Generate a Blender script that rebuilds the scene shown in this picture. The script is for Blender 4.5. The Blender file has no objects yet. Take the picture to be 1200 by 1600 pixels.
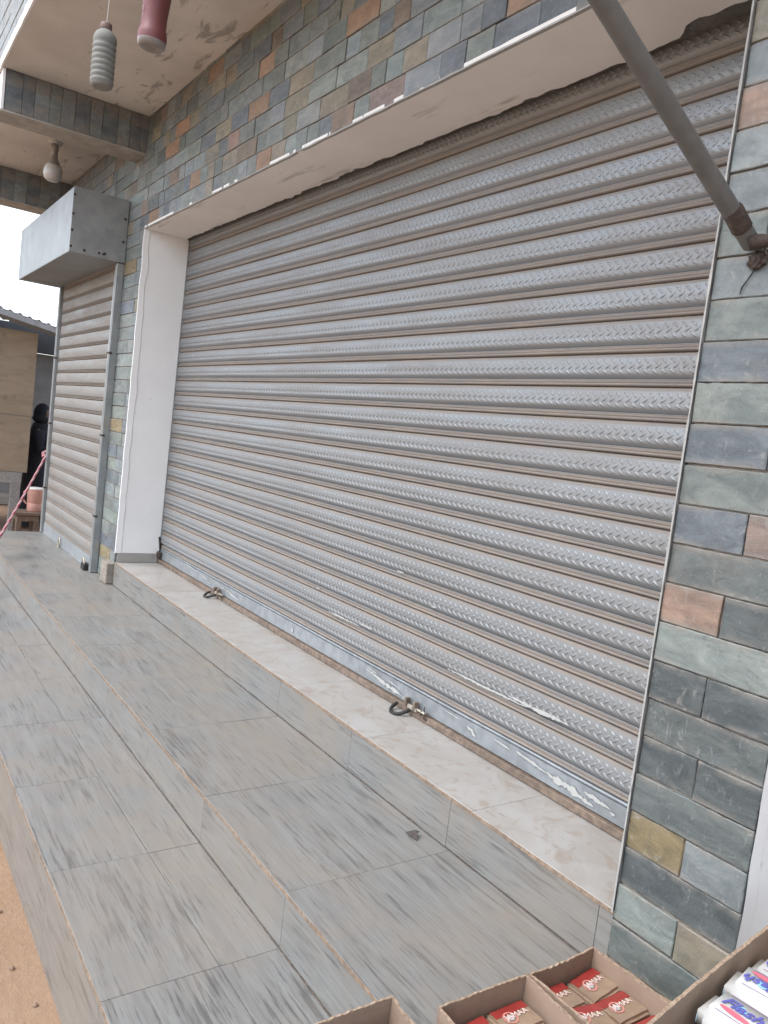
import bpy, bmesh, math, random
from mathutils import Vector, Matrix, noise
random.seed(11)
S = bpy.context.scene
COL = S.collection
PI = math.pi

# ------------------------------------------------------------------ camera
yaw, pitch, roll = 0.96077429, 0.08906434, 0.12153279
cy, sy = math.cos(yaw), math.sin(yaw); cp, sp = math.cos(pitch), math.sin(pitch); cr, sr = math.cos(roll), math.sin(roll)
Rz = Matrix(((cr, -sr, 0), (sr, cr, 0), (0, 0, 1)))
Rx = Matrix(((1, 0, 0), (0, cp, -sp), (0, sp, cp)))
Ry = Matrix(((cy, 0, sy), (0, 1, 0), (-sy, 0, cy)))
PW = Matrix(((1, 0, 0), (0, 0, -1), (0, 1, 0)))
RW = Rz @ Rx @ Ry @ PW                       # rows: right, down, forward in world space
cd = bpy.data.cameras.new('camera'); cam = bpy.data.objects.new('camera', cd); COL.objects.link(cam)
r_, d_, f_ = RW[0], RW[1], RW[2]
m = Matrix(((r_[0], -d_[0], -f_[0]), (r_[1], -d_[1], -f_[1]), (r_[2], -d_[2], -f_[2])))
cam.matrix_world = Matrix.Translation((0, -1.6, 1.66)) @ m.to_4x4()
cd.sensor_fit = 'VERTICAL'; cd.sensor_height = 36; cd.lens = 36 * 1220 / 1600
cd.clip_start = 0.05; cd.clip_end = 2000
S.camera = cam

# ------------------------------------------------------------------ world, sun, exposure
SUN_EL, SUN_AZ = 57, 262            # degrees; azimuth measured in the XY plane from +X
W = bpy.data.worlds.new('World'); S.world = W; W.use_nodes = True
nt = W.node_tree; nt.nodes.clear()
sky = nt.nodes.new('ShaderNodeTexSky'); sky.sky_type = 'NISHITA'; sky.sun_disc = False
sky.sun_elevation = math.radians(SUN_EL); sky.sun_rotation = math.radians(90 - SUN_AZ)
sky.air_density = 1.0; sky.dust_density = 1.5; sky.ozone_density = 1.0
hs = nt.nodes.new('ShaderNodeHueSaturation'); hs.inputs['Saturation'].default_value = 0.50
bg = nt.nodes.new('ShaderNodeBackground'); bg.inputs['Strength'].default_value = 0.15
ow = nt.nodes.new('ShaderNodeOutputWorld')
nt.links.new(sky.outputs[0], hs.inputs['Color']); nt.links.new(hs.outputs[0], bg.inputs[0]); nt.links.new(bg.outputs[0], ow.inputs[0])
sd = bpy.data.lights.new('sun', 'SUN'); sd.energy = 0.8; sd.angle = math.radians(32); sd.color = (1, .985, .955)
sun = bpy.data.objects.new('sun', sd); COL.objects.link(sun)
el, az = math.radians(SUN_EL), math.radians(SUN_AZ)
sun.rotation_euler = Vector((math.cos(el) * math.cos(az), math.cos(el) * math.sin(az), math.sin(el))).to_track_quat('Z', 'Y').to_euler()
S.view_settings.view_transform = 'Standard'; S.view_settings.look = 'None'
S.view_settings.gamma = 1; S.view_settings.exposure = 1.6
S.view_settings.use_curve_mapping = False
S.render.engine = 'CYCLES'
S.cycles.max_bounces = 8

# ------------------------------------------------------------------ material helper
class NT:
    def __init__(s, name, rough=.6, metal=0, spec=.5):
        s.m = bpy.data.materials.new(name); s.m.use_nodes = True; s.t = s.m.node_tree
        s.b = s.t.nodes['Principled BSDF']
        s.b.inputs['Roughness'].default_value = rough; s.b.inputs['Metallic'].default_value = metal
        s.b.inputs['Specular IOR Level'].default_value = spec
    def n(s, typ, **kw):
        o = s.t.nodes.new('ShaderNode' + typ)
        for k, v in kw.items(): setattr(o, k, v)
        return o
    def lk(s, a, b): s.t.links.new(a, b)
    def put(s, sock, v):
        if hasattr(v, 'is_output'): s.lk(v, sock)
        elif isinstance(v, (tuple, list)) and len(v) == 3 and sock.type == 'RGBA': sock.default_value = (*v, 1)
        else: sock.default_value = v
    def coord(s, scale=(1, 1, 1), rnd=True, kind='Object'):
        tc = s.n('TexCoord'); v = tc.outputs[kind]
        if rnd:
            oi = s.n('ObjectInfo'); mu = s.n('Math', operation='MULTIPLY'); mu.inputs[1].default_value = 37.
            s.lk(oi.outputs['Random'], mu.inputs[0])
            ad = s.n('VectorMath', operation='ADD'); s.lk(v, ad.inputs[0]); s.lk(mu.outputs[0], ad.inputs[1]); v = ad.outputs[0]
        mp = s.n('VectorMath', operation='MULTIPLY'); s.lk(v, mp.inputs[0]); mp.inputs[1].default_value = scale
        return mp.outputs[0]
    def noise(s, vec, scale=5, detail=4, rough=.55, dist=0):
        o = s.n('TexNoise'); s.lk(vec, o.inputs['Vector']); o.inputs['Scale'].default_value = scale
        o.inputs['Detail'].default_value = detail; o.inputs['Roughness'].default_value = rough; o.inputs['Distortion'].default_value = dist
        return o.outputs['Fac']
    def ramp(s, v, a, b, lo=0., hi=1., smooth=True):
        o = s.n('MapRange'); o.interpolation_type = 'SMOOTHSTEP' if smooth else 'LINEAR'
        s.put(o.inputs[0], v); o.inputs[1].default_value = a; o.inputs[2].default_value = b
        o.inputs[3].default_value = lo; o.inputs[4].default_value = hi
        return o.outputs[0]
    def mul(s, a, b, op='MULTIPLY'):
        o = s.n('Math', operation=op); s.put(o.inputs[0], a); s.put(o.inputs[1], b); return o.outputs[0]
    def mix(s, f, a, b, mode='MIX'):
        o = s.n('Mix', data_type='RGBA', blend_type=mode)
        s.put(o.inputs[0], f); s.put(o.inputs[6], a); s.put(o.inputs[7], b); return o.outputs[2]
    def bump(s, h, strength=.3, dist=.01):
        o = s.n('Bump'); o.inputs['Strength'].default_value = strength; o.inputs['Distance'].default_value = dist
        s.lk(h, o.inputs['Height']); s.lk(o.outputs[0], s.b.inputs['Normal'])
    def col(s, v): s.put(s.b.inputs['Base Color'], v); return s.m
    def rough(s, v): s.put(s.b.inputs['Roughness'], v)
    def metal(s, v): s.put(s.b.inputs['Metallic'], v)

M = {}
def plain(name, c, rough=.6, metal=0, var=.12, scale=30, spec=.5, bump=0):
    k = NT(name, rough, metal, spec); v = k.coord()
    f = k.noise(v, scale, 4); f2 = k.noise(v, scale * .17, 3)
    cc = k.mix(k.ramp(f, .3, .7), tuple(x * (1 - var) for x in c), tuple(min(1, x * (1 + var)) for x in c))
    cc = k.mix(k.ramp(f2, .35, .7, 0, .5), cc, tuple(x * (1 - var * 1.6) for x in c))
    if bump: k.bump(f, bump, .004)
    M[name] = k.col(cc); return M[name]

DUST = (.198, .155, .122)
# galvanised slat: the profile runs over object-space z in [-.1, 0]; dust sits on the ledge and on the top of the panel
def slat_mat(name, dust_all, metal=.75, steel=(.42, .425, .435), rgh=.36, tz=-.022):
    k = NT(name, .4, metal)
    tc = k.n('TexCoord'); sx = k.n('SeparateXYZ'); k.lk(tc.outputs['Object'], sx.inputs[0]); z = sx.outputs[2]
    ve = k.coord((1, 1, 1)); vs = k.coord((1.3, 1, 14))
    n1 = k.noise(k.coord((.5, 1, 3)), 4, 6, .65); n2 = k.noise(vs, 6, 4); n3 = k.noise(ve, 90, 3)
    low = k.ramp(z, -.0805, -.0765, .85, 0); top = k.ramp(z, tz, -.002, 0, .9)
    jd = k.mul(k.mul(low, top, 'MAXIMUM'), k.ramp(n2, .2, .6, .55, 1))
    film = k.mul(k.ramp(n1, .3, .75, dust_all * .35, dust_all * 1.25), k.ramp(n3, .3, .7, .7, 1.1))
    spot = k.mul(k.ramp(k.noise(k.coord((1, 1, 1.6)), 17, 6, .7, .6), .60, .72), k.ramp(n1, .38, .62, .15, .8))
    dm = k.mul(k.mul(jd, film, 'MAXIMUM'), spot, 'MAXIMUM')
    dcol = k.mix(k.ramp(n2, .35, .7), DUST, (.245, .20, .162))
    rust = k.mul(low, k.ramp(k.noise(vs, 11, 5), .66, .74))
    dcol = k.mix(rust, dcol, (.15, .075, .048)); dcol = k.mix(k.mul(spot, .5), dcol, (.13, .10, .08))
    k.metal(k.mul(k.ramp(dm, 0, 1, 1, 0), metal)); k.rough(k.ramp(dm, 0, .7, rgh, .85))
    k.bump(n3, .06, .002)
    M[name] = k.col(k.mix(dm, steel, dcol))
slat_mat('slat_embossed', .30, .56, (.262, .280, .294), .44); slat_mat('slat_plain', .56, .4, (.27, .278, .275), .5, -.007)
plain('galvanised', (.33, .345, .35), .42, .55, .12, 12)
plain('sheet_steel', (.275, .295, .305), .5, .25, .10, 8)
plain('rail_sheet', (.27, .29, .305), .5, .35, .16, 22)
plain('rusty_angle', (.20, .15, .115), .7, .2, .3, 40)
plain('dark_iron', (.035, .033, .032), .55, .4, .25, 60)
plain('latch_steel', (.55, .50, .42), .4, .6, .2, 60)
plain('grey_paint', (.15, .145, .138), .5, .2, .12, 30, bump=.1)
plain('rusted_joint', (.07, .05, .04), .8, .1, .35, 90)
plain('white_chip', (.40, .40, .385), .55, 0, .05, 50)
plain('paint_line', (.34, .335, .32), .7, 0, .10, 60)
plain('grout', (.27, .235, .20), .95, 0, .2, 60)
plain('nosing_tan', (.24, .175, .125), .95, 0, .25, 60)
plain('joint_dirt', (.12, .10, .085), .95, 0, .3, 60)
plain('concrete', (.36, .34, .31), .9, 0, .15, 12, bump=.2)
plain('mortar', (.15, .145, .135), .95, 0, .2, 60)
plain('string', (.6, .6, .58), .7)
plain('bulb_glass', (.52, .51, .49), .25, 0, .04, 10)
plain('bulb_cap', (.30, .27, .24), .5, .3)
plain('dusty_plastic', (.20, .20, .182), .75, 0, .10, 40)
plain('brown_cap', (.18, .12, .10), .6)
plain('clear_dusty', (.26, .235, .22), .3, 0, .2, 40)
plain('pink_red', (.15, .042, .042), .5, 0, .12, 40)
plain('pale_print', (.36, .20, .18), .6)
plain('red_wrap', (.28, .035, .03), .25, 0, .10, 40)
plain('soap_wrap', (.28, .20, .14), .22, 0, .12, 25)
plain('wrap_print', (.70, .55, .50), .4, 0, .05, 50)
plain('emblem_print', (.55, .22, .19), .4, 0, .05, 50)
plain('logo_grey', (.42, .38, .38), .4)
plain('tissue_wrap', (.52, .52, .505), .35, 0, .03, 12)
plain('blue_print', (.10, .10, .36), .4, 0, .10, 60)
plain('red_print', (.55, .13, .18), .4, 0, .10, 40)
plain('violet_print', (.28, .20, .30), .5)
plain('sky_print', (.30, .60, .75), .5)
plain('robe', (.016, .018, .026), .9, 0, .2, 40)
plain('skin', (.20, .11, .08), .6)
plain('bucket_pink', (.50, .27, .22), .5, 0, .08, 20)
plain('bucket_rim', (.72, .69, .65), .5)
plain('old_timber', (.16, .11, .08), .85, 0, .3, 40)
plain('grey_timber', (.27, .25, .23), .85, 0, .2, 40)
plain('roof_metal', (.42, .43, .45), .5, .5, .15, 10)
plain('far_wall', (.24, .25, .26), .8, 0, .1, 6)
plain('eave_shade', (.06, .065, .075), .8, 0, .1, 6)  # shadow at the shed's eave, put into the colour
plain('dry_leaf', (.06, .05, .045), .9)
plain('pebble', (.30, .20, .14), .9, 0, .3, 40)

k = NT('carton', .85); v = k.coord(); v2 = k.coord((1, 1, 60))
n = k.noise(v, 14, 4); l = k.noise(v2, 4, 2)
c = k.mix(k.ramp(n, .3, .7), (.245, .175, .125), (.295, .215, .158)); c = k.mix(k.ramp(l, .35, .7, 0, .25), c, (.24, .15, .10))
M['carton'] = k.col(c)
k = NT('carton_edge', .9); M['carton_edge'] = k.col(k.mix(k.ramp(k.noise(k.coord(), 120, 3), .35, .65), (.34, .255, .185), (.23, .16, .11)))

k = NT('rope', .9); v = k.coord((1, 1, 1), False)
wv = k.n('TexWave'); wv.bands_direction = 'DIAGONAL'; wv.inputs['Scale'].default_value = 22; k.lk(v, wv.inputs['Vector'])
M['rope'] = k.col(k.mix(k.ramp(wv.outputs['Fac'], .4, .6), (.27, .065, .085), (.40, .27, .275)))

# wall plaster / paint
k = NT('white_plaster', .8); v = k.coord((1, 1, 1), False)
n = k.noise(v, 3, 5); n2 = k.noise(v, 40, 4); n3 = k.noise(v, 18, 4)
c = k.mix(k.ramp(n, .3, .7), (.84, .84, .835), (.79, .785, .775))
c = k.mix(k.ramp(n3, .70, .76, 0, .35), c, (.38, .34, .30)); k.bump(n2, .25, .004); M['white_plaster'] = k.col(c)
k = NT('soffit_plaster', .85); v = k.coord((1, 1, 1), False)
n = k.noise(v, 3, 5); n2 = k.noise(v, 25, 4); vs = k.coord((.6, 4, 1), False); sm = k.noise(vs, 3.2, 5, .6)
c = k.mix(k.ramp(n, .3, .7), (.82, .805, .785), (.75, .73, .705))
c = k.mix(k.ramp(sm, .60, .72, 0, .55), c, (.30, .27, .24)); k.bump(n2, .2, .004); M['soffit_plaster'] = k.col(c)
k = NT('stained_ceiling', .9); v = k.coord((1, 1, 1), False)
n = k.noise(v, 2.2, 6); n2 = k.noise(v, 30, 4); sm = k.noise(k.coord((2.2, 7, 1), False), 1.6, 5, .62, .6)
sx = k.n('SeparateXYZ'); tc = k.n('TexCoord'); k.lk(tc.outputs['Object'], sx.inputs[0])
near = k.ramp(sx.outputs[1], -.75, -.05, 0.0, .13)
c = k.mix(k.ramp(n, .3, .7), (.66, .635, .60), (.55, .525, .49))
c = k.mix(k.ramp(k.mul(sm, near, 'ADD'), .67, .77, 0, .6), c, (.18, .165, .15))
c = k.mix(k.ramp(k.noise(v, 9, 3), .70, .74, 0, .6), c, (.16, .13, .11))
k.bump(n2, .2, .004); M['stained_ceiling'] = k.col(c)

# slate: the colour comes with the piece
k = NT('slate', .55); oi = k.n('ObjectInfo'); v = k.coord(); vl = k.coord((1, 1, 2.4))
n = k.noise(vl, 9, 6, .6, .8); n2 = k.noise(v, 70, 5, .7); n3 = k.noise(v, 26, 5, .65, 1.2); n4 = k.noise(v, 5, 3)
c = k.mix(k.ramp(n, .28, .72), (.72, .74, .76), (1.24, 1.22, 1.2)); c = k.mix(1, oi.outputs['Color'], c, 'MULTIPLY')
tz = k.n('TexCoord'); sz = k.n('SeparateXYZ'); k.lk(tz.outputs['Object'], sz.inputs[0])
az_ = k.n('Math', operation='ABSOLUTE'); k.lk(sz.outputs[2], az_.inputs[0])
smear = k.mul(k.ramp(az_.outputs[0], .026, .047), k.ramp(k.noise(k.coord((1, 1, 1)), 11, 5, .65), .36, .62, 0, .75))
c = k.mix(smear, c, (.215, .195, .17))
n5 = k.noise(k.coord((1, 1, .35)), 60, 5, .75, .5); c = k.mix(k.ramp(n5, .58, .72, 0, .38), c, (.33, .335, .32)); n6 = k.noise(k.coord(), 33, 4, .7); c = k.mix(k.ramp(n6, .58, .75, 0, .5), c, (.07, .075, .075))
c = k.mix(k.ramp(n3, .60, .70, 0, .30), c, (.34, .33, .30))
c = k.mix(k.ramp(n2, .68, .76, 0, .4), c, (.40, .39, .36))
c = k.mix(k.ramp(n4, .55, .72, 0, .16), c, (.27, .235, .20))
k.bump(k.mul(n, n5, 'ADD'), .5, .006); k.rough(k.ramp(n2, .3, .7, .42, .68)); M['slate'] = k.col(c)

# wood-look porcelain, streaks along x
k = NT('wood_tile', .3, 0, .45); v = k.coord()
sw = k.n('SeparateXYZ'); k.lk(v, sw.inputs[0]); cb = k.n('CombineXYZ')
k.lk(sw.outputs[0], cb.inputs[0]); k.lk(k.mul(sw.outputs[1], sw.outputs[2], 'ADD'), cb.inputs[1])
def sc(vec, s3):
    o = k.n('VectorMath', operation='MULTIPLY'); k.lk(vec, o.inputs[0]); o.inputs[1].default_value = s3; return o.outputs[0]
v2 = cb.outputs[0]
a = k.noise(sc(v2, (3.0, 26, 1)), 1, 5, .6, .3); b = k.mul(k.noise(sc(v2, (5.0, 78, 1)), 1, 6, .66, .08), k.mul(k.noise(sc(v2, (2.0, 7, 1)), 1, 2), .30), 'ADD'); g = k.noise(sc(v2, (4, 170, 1)), 1, 5, .7); big = k.noise(sc(v2, (1.2, 5, 1)), 1, 3)
c = k.mix(k.ramp(a, .3, .72), (.222, .226, .220), (.176, .178, .173))
c = k.mix(k.ramp(b, .66, .81, 0, .80), c, (.064, .065, .066))
c = k.mix(k.ramp(g, .46, .70, 0, .62), c, (.118, .117, .113))
dv = k.coord((1, 1, 1), False, 'Object'); ge = k.n('NewGeometry')
du = k.noise(ge.outputs['Position'], 2.1, 5, .6); du2 = k.noise(ge.outputs['Position'], 9, 5, .6)
c = k.mix(k.mul(k.ramp(du, .36, .66, 0.08, .62), k.ramp(du2, .3, .7, .6, 1.1)), c, (.235, .198, .160))
k.rough(k.ramp(du, .35, .7, .30, .52)); k.bump(g, .06, .002); M['wood_tile'] = k.col(c)

k = NT('marble_tile', .35); v = k.coord((1, 1, 1)); n = k.noise(v, 4, 5, .6, 1.2); w = k.noise(v, 7, 6, .6, 2.5); d1 = k.noise(k.coord((3, 9, 1)), 5, 5, .65, 1)
c = k.mix(k.ramp(n, .3, .7), (.36, .35, .335), (.31, .288, .262))
c = k.mix(k.ramp(w, .52, .66, 0, .55), c, (.255, .20, .155)); c = k.mix(k.ramp(d1, .62, .74, 0, .65), c, (.15, .12, .10))
M['marble_tile'] = k.col(c)

k = NT('soil', .95); v = k.coord((1, 1, 1), False); n = k.noise(v, 1.5, 6, .6); n2 = k.noise(v, 30, 6, .7); n3 = k.noise(v, 120, 3)
c = k.mix(k.ramp(n, .3, .7), (.285, .185, .118), (.25, .155, .092)); c = k.mix(k.ramp(n2, .5, .75, 0, .5), c, (.31, .22, .15))
c = k.mix(k.ramp(n3, .68, .74, 0, .5), c, (.16, .11, .075)); k.bump(n2, .5, .02); M['soil'] = k.col(c)

k = NT('plywood', .8); v = k.coord((1, .35, .35), False); n = k.noise(k.coord((1, 1.2, 5), False), 1.6, 6, .6, .7); n2 = k.noise(k.coord((1, 1, 1), False), 4, 5)
c = k.mix(k.ramp(n, .3, .7), (.30, .235, .165), (.24, .185, .128)); c = k.mix(k.ramp(n2, .55, .72, 0, .6), c, (.15, .11, .075)); M['plywood'] = k.col(c)

# ------------------------------------------------------------------ mesh helpers
class MB:
    def __init__(s): s.v = []; s.f = []; s.sm = []
    def add(s, vs, fs, smooth=False):
        o = len(s.v); s.v += [tuple(p) for p in vs]
        for f in fs: s.f.append(tuple(i + o for i in f)); s.sm.append(smooth)
        return s
    def box(s, x0, x1, y0, y1, z0, z1):
        return s.add([(x0, y0, z0), (x1, y0, z0), (x1, y1, z0), (x0, y1, z0), (x0, y0, z1), (x1, y0, z1), (x1, y1, z1), (x0, y1, z1)],
                     [(0, 3, 2, 1), (4, 5, 6, 7), (0, 1, 5, 4), (1, 2, 6, 5), (2, 3, 7, 6), (3, 0, 4, 7)])
    def cham(s, x0, x1, y0, y1, z0, z1, c=.004):
        b = bmesh.new(); bmesh.ops.create_cube(b, size=1)
        for v in b.verts: v.co = Vector(((x0 + x1) / 2 + v.co.x * (x1 - x0), (y0 + y1) / 2 + v.co.y * (y1 - y0), (z0 + z1) / 2 + v.co.z * (z1 - z0)))
        bmesh.ops.bevel(b, geom=list(b.edges), offset=c, segments=1, affect='EDGES')
        return s.bm(b)
    def bm(s, b, smooth=False):
        b.verts.index_update(); s.add([v.co for v in b.verts], [[v.index for v in f.verts] for f in b.faces], smooth); b.free(); return s
    def tube(s, pts, r, n=10, cap=True, smooth=True):
        pts = [Vector(p) for p in pts]; rs = r if isinstance(r, (list, tuple)) else [r] * len(pts)
        rings = []; up = Vector((0, 0, 1))
        for i, p in enumerate(pts):
            t = (pts[min(i + 1, len(pts) - 1)] - pts[max(i - 1, 0)]).normalized()
            a = t.cross(up); a = a.normalized() if a.length > 1e-3 else Vector((1, 0, 0)); b = t.cross(a).normalized()
            rings.append([p + (a * math.cos(2 * PI * j / n) + b * math.sin(2 * PI * j / n)) * rs[i] for j in range(n)])
        vs = [q for R in rings for q in R]; fs = []
        for i in range(len(pts) - 1):
            for j in range(n): fs.append((i * n + j, i * n + (j + 1) % n, (i + 1) * n + (j + 1) % n, (i + 1) * n + j))
        s.add(vs, fs, smooth)
        if cap:
            s.add(rings[0], [tuple(range(n))]); s.add(rings[-1], [tuple(reversed(range(n)))])
        return s
    def lathe(s, prof, n=20, c=(0, 0), smooth=True):
        vs = []; fs = []
        for (r, z) in prof:
            for j in range(n): vs.append((c[0] + r * math.cos(2 * PI * j / n), c[1] + r * math.sin(2 * PI * j / n), z))
        for i in range(len(prof) - 1):
            for j in range(n): fs.append((i * n + j, i * n + (j + 1) % n, (i + 1) * n + (j + 1) % n, (i + 1) * n + j))
        return s.add(vs, fs, smooth)
    def build(s, name, mat, parent=None, loc=(0, 0, 0)):
        me = bpy.data.meshes.new(name); me.from_pydata(s.v, [], s.f); me.polygons.foreach_set('use_smooth', s.sm); me.update()
        b = bmesh.new(); b.from_mesh(me); bmesh.ops.recalc_face_normals(b, faces=b.faces) if not getattr(s, 'keep', 0) else None; b.to_mesh(me); b.free()
        return mk(name, me, mat, parent, loc)
def mk(name, me, mat, parent=None, loc=(0, 0, 0)):
    if mat is not None: me.materials.append(M[mat] if isinstance(mat, str) else mat)
    o = bpy.data.objects.new(name, me); COL.objects.link(o); o.location = loc
    if parent: o.parent = parent
    return o
def tag(o, label=None, cat=None, group=None, kind=None):
    if label: o['label'] = label
    if cat: o['category'] = cat
    if group: o['group'] = group
    if kind: o['kind'] = kind
    return o
def empty(name, loc=(0, 0, 0), label=None, cat=None, group=None):
    o = bpy.data.objects.new(name, None); COL.objects.link(o); o.location = loc; o.empty_display_size = .1
    return tag(o, label, cat, group)
def copy_tree(o, parent=None):
    c = o.copy(); COL.objects.link(c); c.parent = parent
    for ch in list(o.children): copy_tree(ch, c)
    return c
def text_obj(body, size, mat, parent, loc, rot, shear=0, offset=0, name='lettering', ext=.0004):
    cu = bpy.data.curves.new('t', 'FONT'); cu.body = body; cu.size = size; cu.shear = shear; cu.offset = offset
    cu.align_x = 'CENTER'; cu.align_y = 'CENTER'; cu.extrude = ext
    t = bpy.data.objects.new('t', cu); COL.objects.link(t)
    me = bpy.data.meshes.new_from_object(t.evaluated_get(bpy.context.evaluated_depsgraph_get()))
    bpy.data.objects.remove(t)
    o = mk(name, me, mat, parent, loc); o.rotation_euler = rot; return o
def ragged(x0, x1, z0, z1, y, amp, seg=.02, thick=.004, seed=0):
    """an uneven strip in the xz plane"""
    mb = MB(); n = max(2, int(abs(x1 - x0) / seg)); vs = []
    for i in range(n + 1):
        x = x0 + (x1 - x0) * i / n
        a = noise.noise((x * 9, seed, 0)) * amp; b = noise.noise((x * 13, seed + 5, 3)) * amp
        vs += [(x, y, z0 + a), (x, y, z1 + b), (x, y + thick, z0 + a), (x, y + thick, z1 + b)]
    fs = []
    for i in range(n):
        o = i * 4; fs += [(o, o + 4, o + 5, o + 1), (o + 1, o + 5, o + 7, o + 3), (o, o + 2, o + 6, o + 4), (o + 2, o + 3, o + 7, o + 6)]
    fs += [(0, 1, 3, 2), (n * 4, n * 4 + 2, n * 4 + 3, n * 4 + 1)]
    return mb.add(vs, fs)

# ------------------------------------------------------------------ levels (metres, soil = 0)
ZL, ZU, ZS = .271, .431, .593            # lower step, upper step, shop sill
YL, YU = -1.04, -.568                    # front edges of lower and upper step
OX0, OX1, OZ = -5.5, -1.104, 2.892       # main opening
YSH = .32                                # shutter face
CEIL, YC = 3.66, -.915                   # canopy underside and its outer edge
XE = -7.78                               # far end of the terrace

# ------------------------------------------------------------------ ground
mb = MB(); G = 60
def gh(x, y):
    return -.012 + .018 * noise.noise((x * .8, y * .8, 0)) + .006 * noise.noise((x * 4, y * 4, 2))
xs = [-800, -200, -60, -30, -20] + [-15 + i * .25 for i in range(72)] + [4, 8, 20, 60, 200, 800]
ys = [-800, -200, -60, -20, -8, -5] + [-4 + i * .2 for i in range(40)] + [6, 12, 30, 200, 800]
vs = [(x, y, gh(x, y)) for x in xs for y in ys]; ny = len(ys)
fs = [(i * ny + j, (i + 1) * ny + j, (i + 1) * ny + j + 1, i * ny + j + 1) for i in range(len(xs) - 1) for j in range(ny - 1)]
tag(mb.add(vs, fs, True).build('ground', 'soil'), kind='structure')

# ------------------------------------------------------------------ terrace: two steps and the sill, tiled
terr = tag(MB().box(XE, 1.6, YL + .008, .34, -.3, ZL - .008).build('terrace', 'grout'), kind='structure')
MB().box(XE, 1.6, YU + .008, .34, ZL - .008, ZU - .008).build('upper_step_core', 'grout', terr)
MB().box(OX0 + .002, OX1 + .05, .008, .345, ZU - .008, ZS - .008).build('sill_core', 'grout', terr)
TP, TX = .5865, -1.7165
def tile(x0, x1, y0, y1, z0, z1, mat, g=.0006, c=.0009):
    x0, x1 = x0 + g, x1 - g
    cx, cyy, cz = (x0 + x1) / 2, (y0 + y1) / 2, (z0 + z1) / 2
    o = MB().cham(x0 - cx, x1 - cx, y0 - cyy, y1 - cyy, z0 - cz, z1 - cz, c).build('tile', mat, terr, (cx + 0, cyy, cz + random.uniform(-.0006, .0006)))
    return o
cols = []
kx = TX + TP * 6
while kx > XE:
    cols.append((max(XE, kx - TP), kx)); kx -= TP
cols = [(a, min(b, 1.6)) for a, b in cols if a < 1.6]
for (a, b) in cols:
    g = .0013
    tile(a, b, YL, -.7415, ZL - .008, ZL, 'wood_tile'); tile(a, b, -.7395, YU - .001, ZL - .008, ZL - .0005, 'wood_tile')
    tile(a, b, YU, -.2695, ZU - .008, ZU, 'wood_tile'); tile(a, b, -.2675, .0, ZU - .008, ZU - .0004, 'wood_tile')
    tile(a - .01, b - .01, YL - .0005, YL + .0075, -.02, ZL - .0105, 'wood_tile')
    tile(a + .0, b + .0, YU - .0005, YU + .0075, ZL + .0015, ZU - .0105, 'wood_tile')
    x0, x1 = max(a - .02, OX0 - .001), min(b - .02, OX1 - .002)
    if x1 - x0 > .03: tile(x0, x1, -.0005, .0075, ZU + .0015, ZS - .011, 'wood_tile')
    x0, x1 = max(a + .075, OX0 + .002), min(b + .075, OX1 + .04)
    if x1 - x0 > .03: tile(x0, x1, .001, .345, ZS - .008, ZS, 'marble_tile')
# worn mortar nosings that show as tan lines along the edges
for (yy, zz, a, b, am) in ((YU, ZU, XE, 1.6, .0022), (0, ZS, OX0, OX1, .0016), (YL, ZL, XE, 1.6, .0016)):
    ragged(a, b, zz - .0105, zz - .0012, yy - .0022, am, .03, .0115, seed=zz).build('nosing', 'nosing_tan', terr)
for (yy, zz, a, b) in ((YU, ZL, XE, 1.6), (0, ZU, OX0, OX1)):
    mb = ragged(a, b, 0, .004, 0, .0022, .02, .0012, seed=zz * 3)
    mb.v = [(x, yy - .0012 - z, zz + .0002 + y) for x, y, z in mb.v]; mb.build('dirt_line', 'joint_dirt', terr)
# far end tiles
for (y0, y1, z0, z1) in ((YL + .005, YU, -.02, ZL - .01), (YU + .005, -.002, -.02, ZU - .01)):
    MB().cham(XE - .008, XE - .0005, y0, y1, z0, z1, .0015).build('tile', 'wood_tile', terr)

# ------------------------------------------------------------------ shop wall with slate cladding
wall = empty('shop_wall', (-4, 0, ZU), 'slate clad shop front wall above and around the wide shutter', 'wall')
def W_(mb, name, mat): 
    o = mb.build(name, mat, None); o.parent = wall; o.matrix_parent_inverse = Matrix.Translation((4, 0, -ZU)); return o
WX0 = -7.95
W_(MB().box(WX0, OX1 + .3, .006, .50, OZ + .012, 4.6), 'lintel_core', 'mortar')
W_(MB().box(WX0, OX0 - .012, .006, .50, ZU - .2, OZ + .012), 'pier_core', 'mortar')
W_(MB().box(WX0, 4, .50, 4.5, 0, 4.6), 'shop_interior', 'concrete')
# jamb (faces the camera) with a rough outer arris
def jamb(name, X, z0, z1, seed, ymax=.345, lp=1, bw=.012):
    mb = MB(); n = int((z1 - z0) / .03); vs = []
    for i in range(n + 1):
        z = z0 + (z1 - z0) * i / n
        e = noise.noise((z * 7, seed, 0)) * .006
        lip = (.004 + .003 * noise.noise((z * 11, seed, 4))) * lp
        vs += [(X - bw, -.003 + e + (.004 if bw < .01 else 0), z), (X + lip, -.004 + e, z), (X + lip + .0005, .035 + 2.2 * e + .01 * noise.noise((z * 3, 9, seed)), z), (X, .042 + 2.2 * e + .01 * noise.noise((z * 3, 9, seed)), z), (X, .17, z), (X, ymax, z), (X - bw, ymax, z)]
    fs = [(i * 7 + j, i * 7 + j + 1, (i + 1) * 7 + j + 1, (i + 1) * 7 + j) for i in range(n) for j in range(6)]
    return mb.add(vs, fs, False)
W_(jamb('j', OX0, ZS + .066, OZ, 1), 'jamb_plaster', 'white_plaster')
W_(MB().cham(OX0 - .004, OX0 + .006, .012, .30, ZS + .001, ZS + .064, .001), 'skirting_tile', 'marble_tile')
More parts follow.
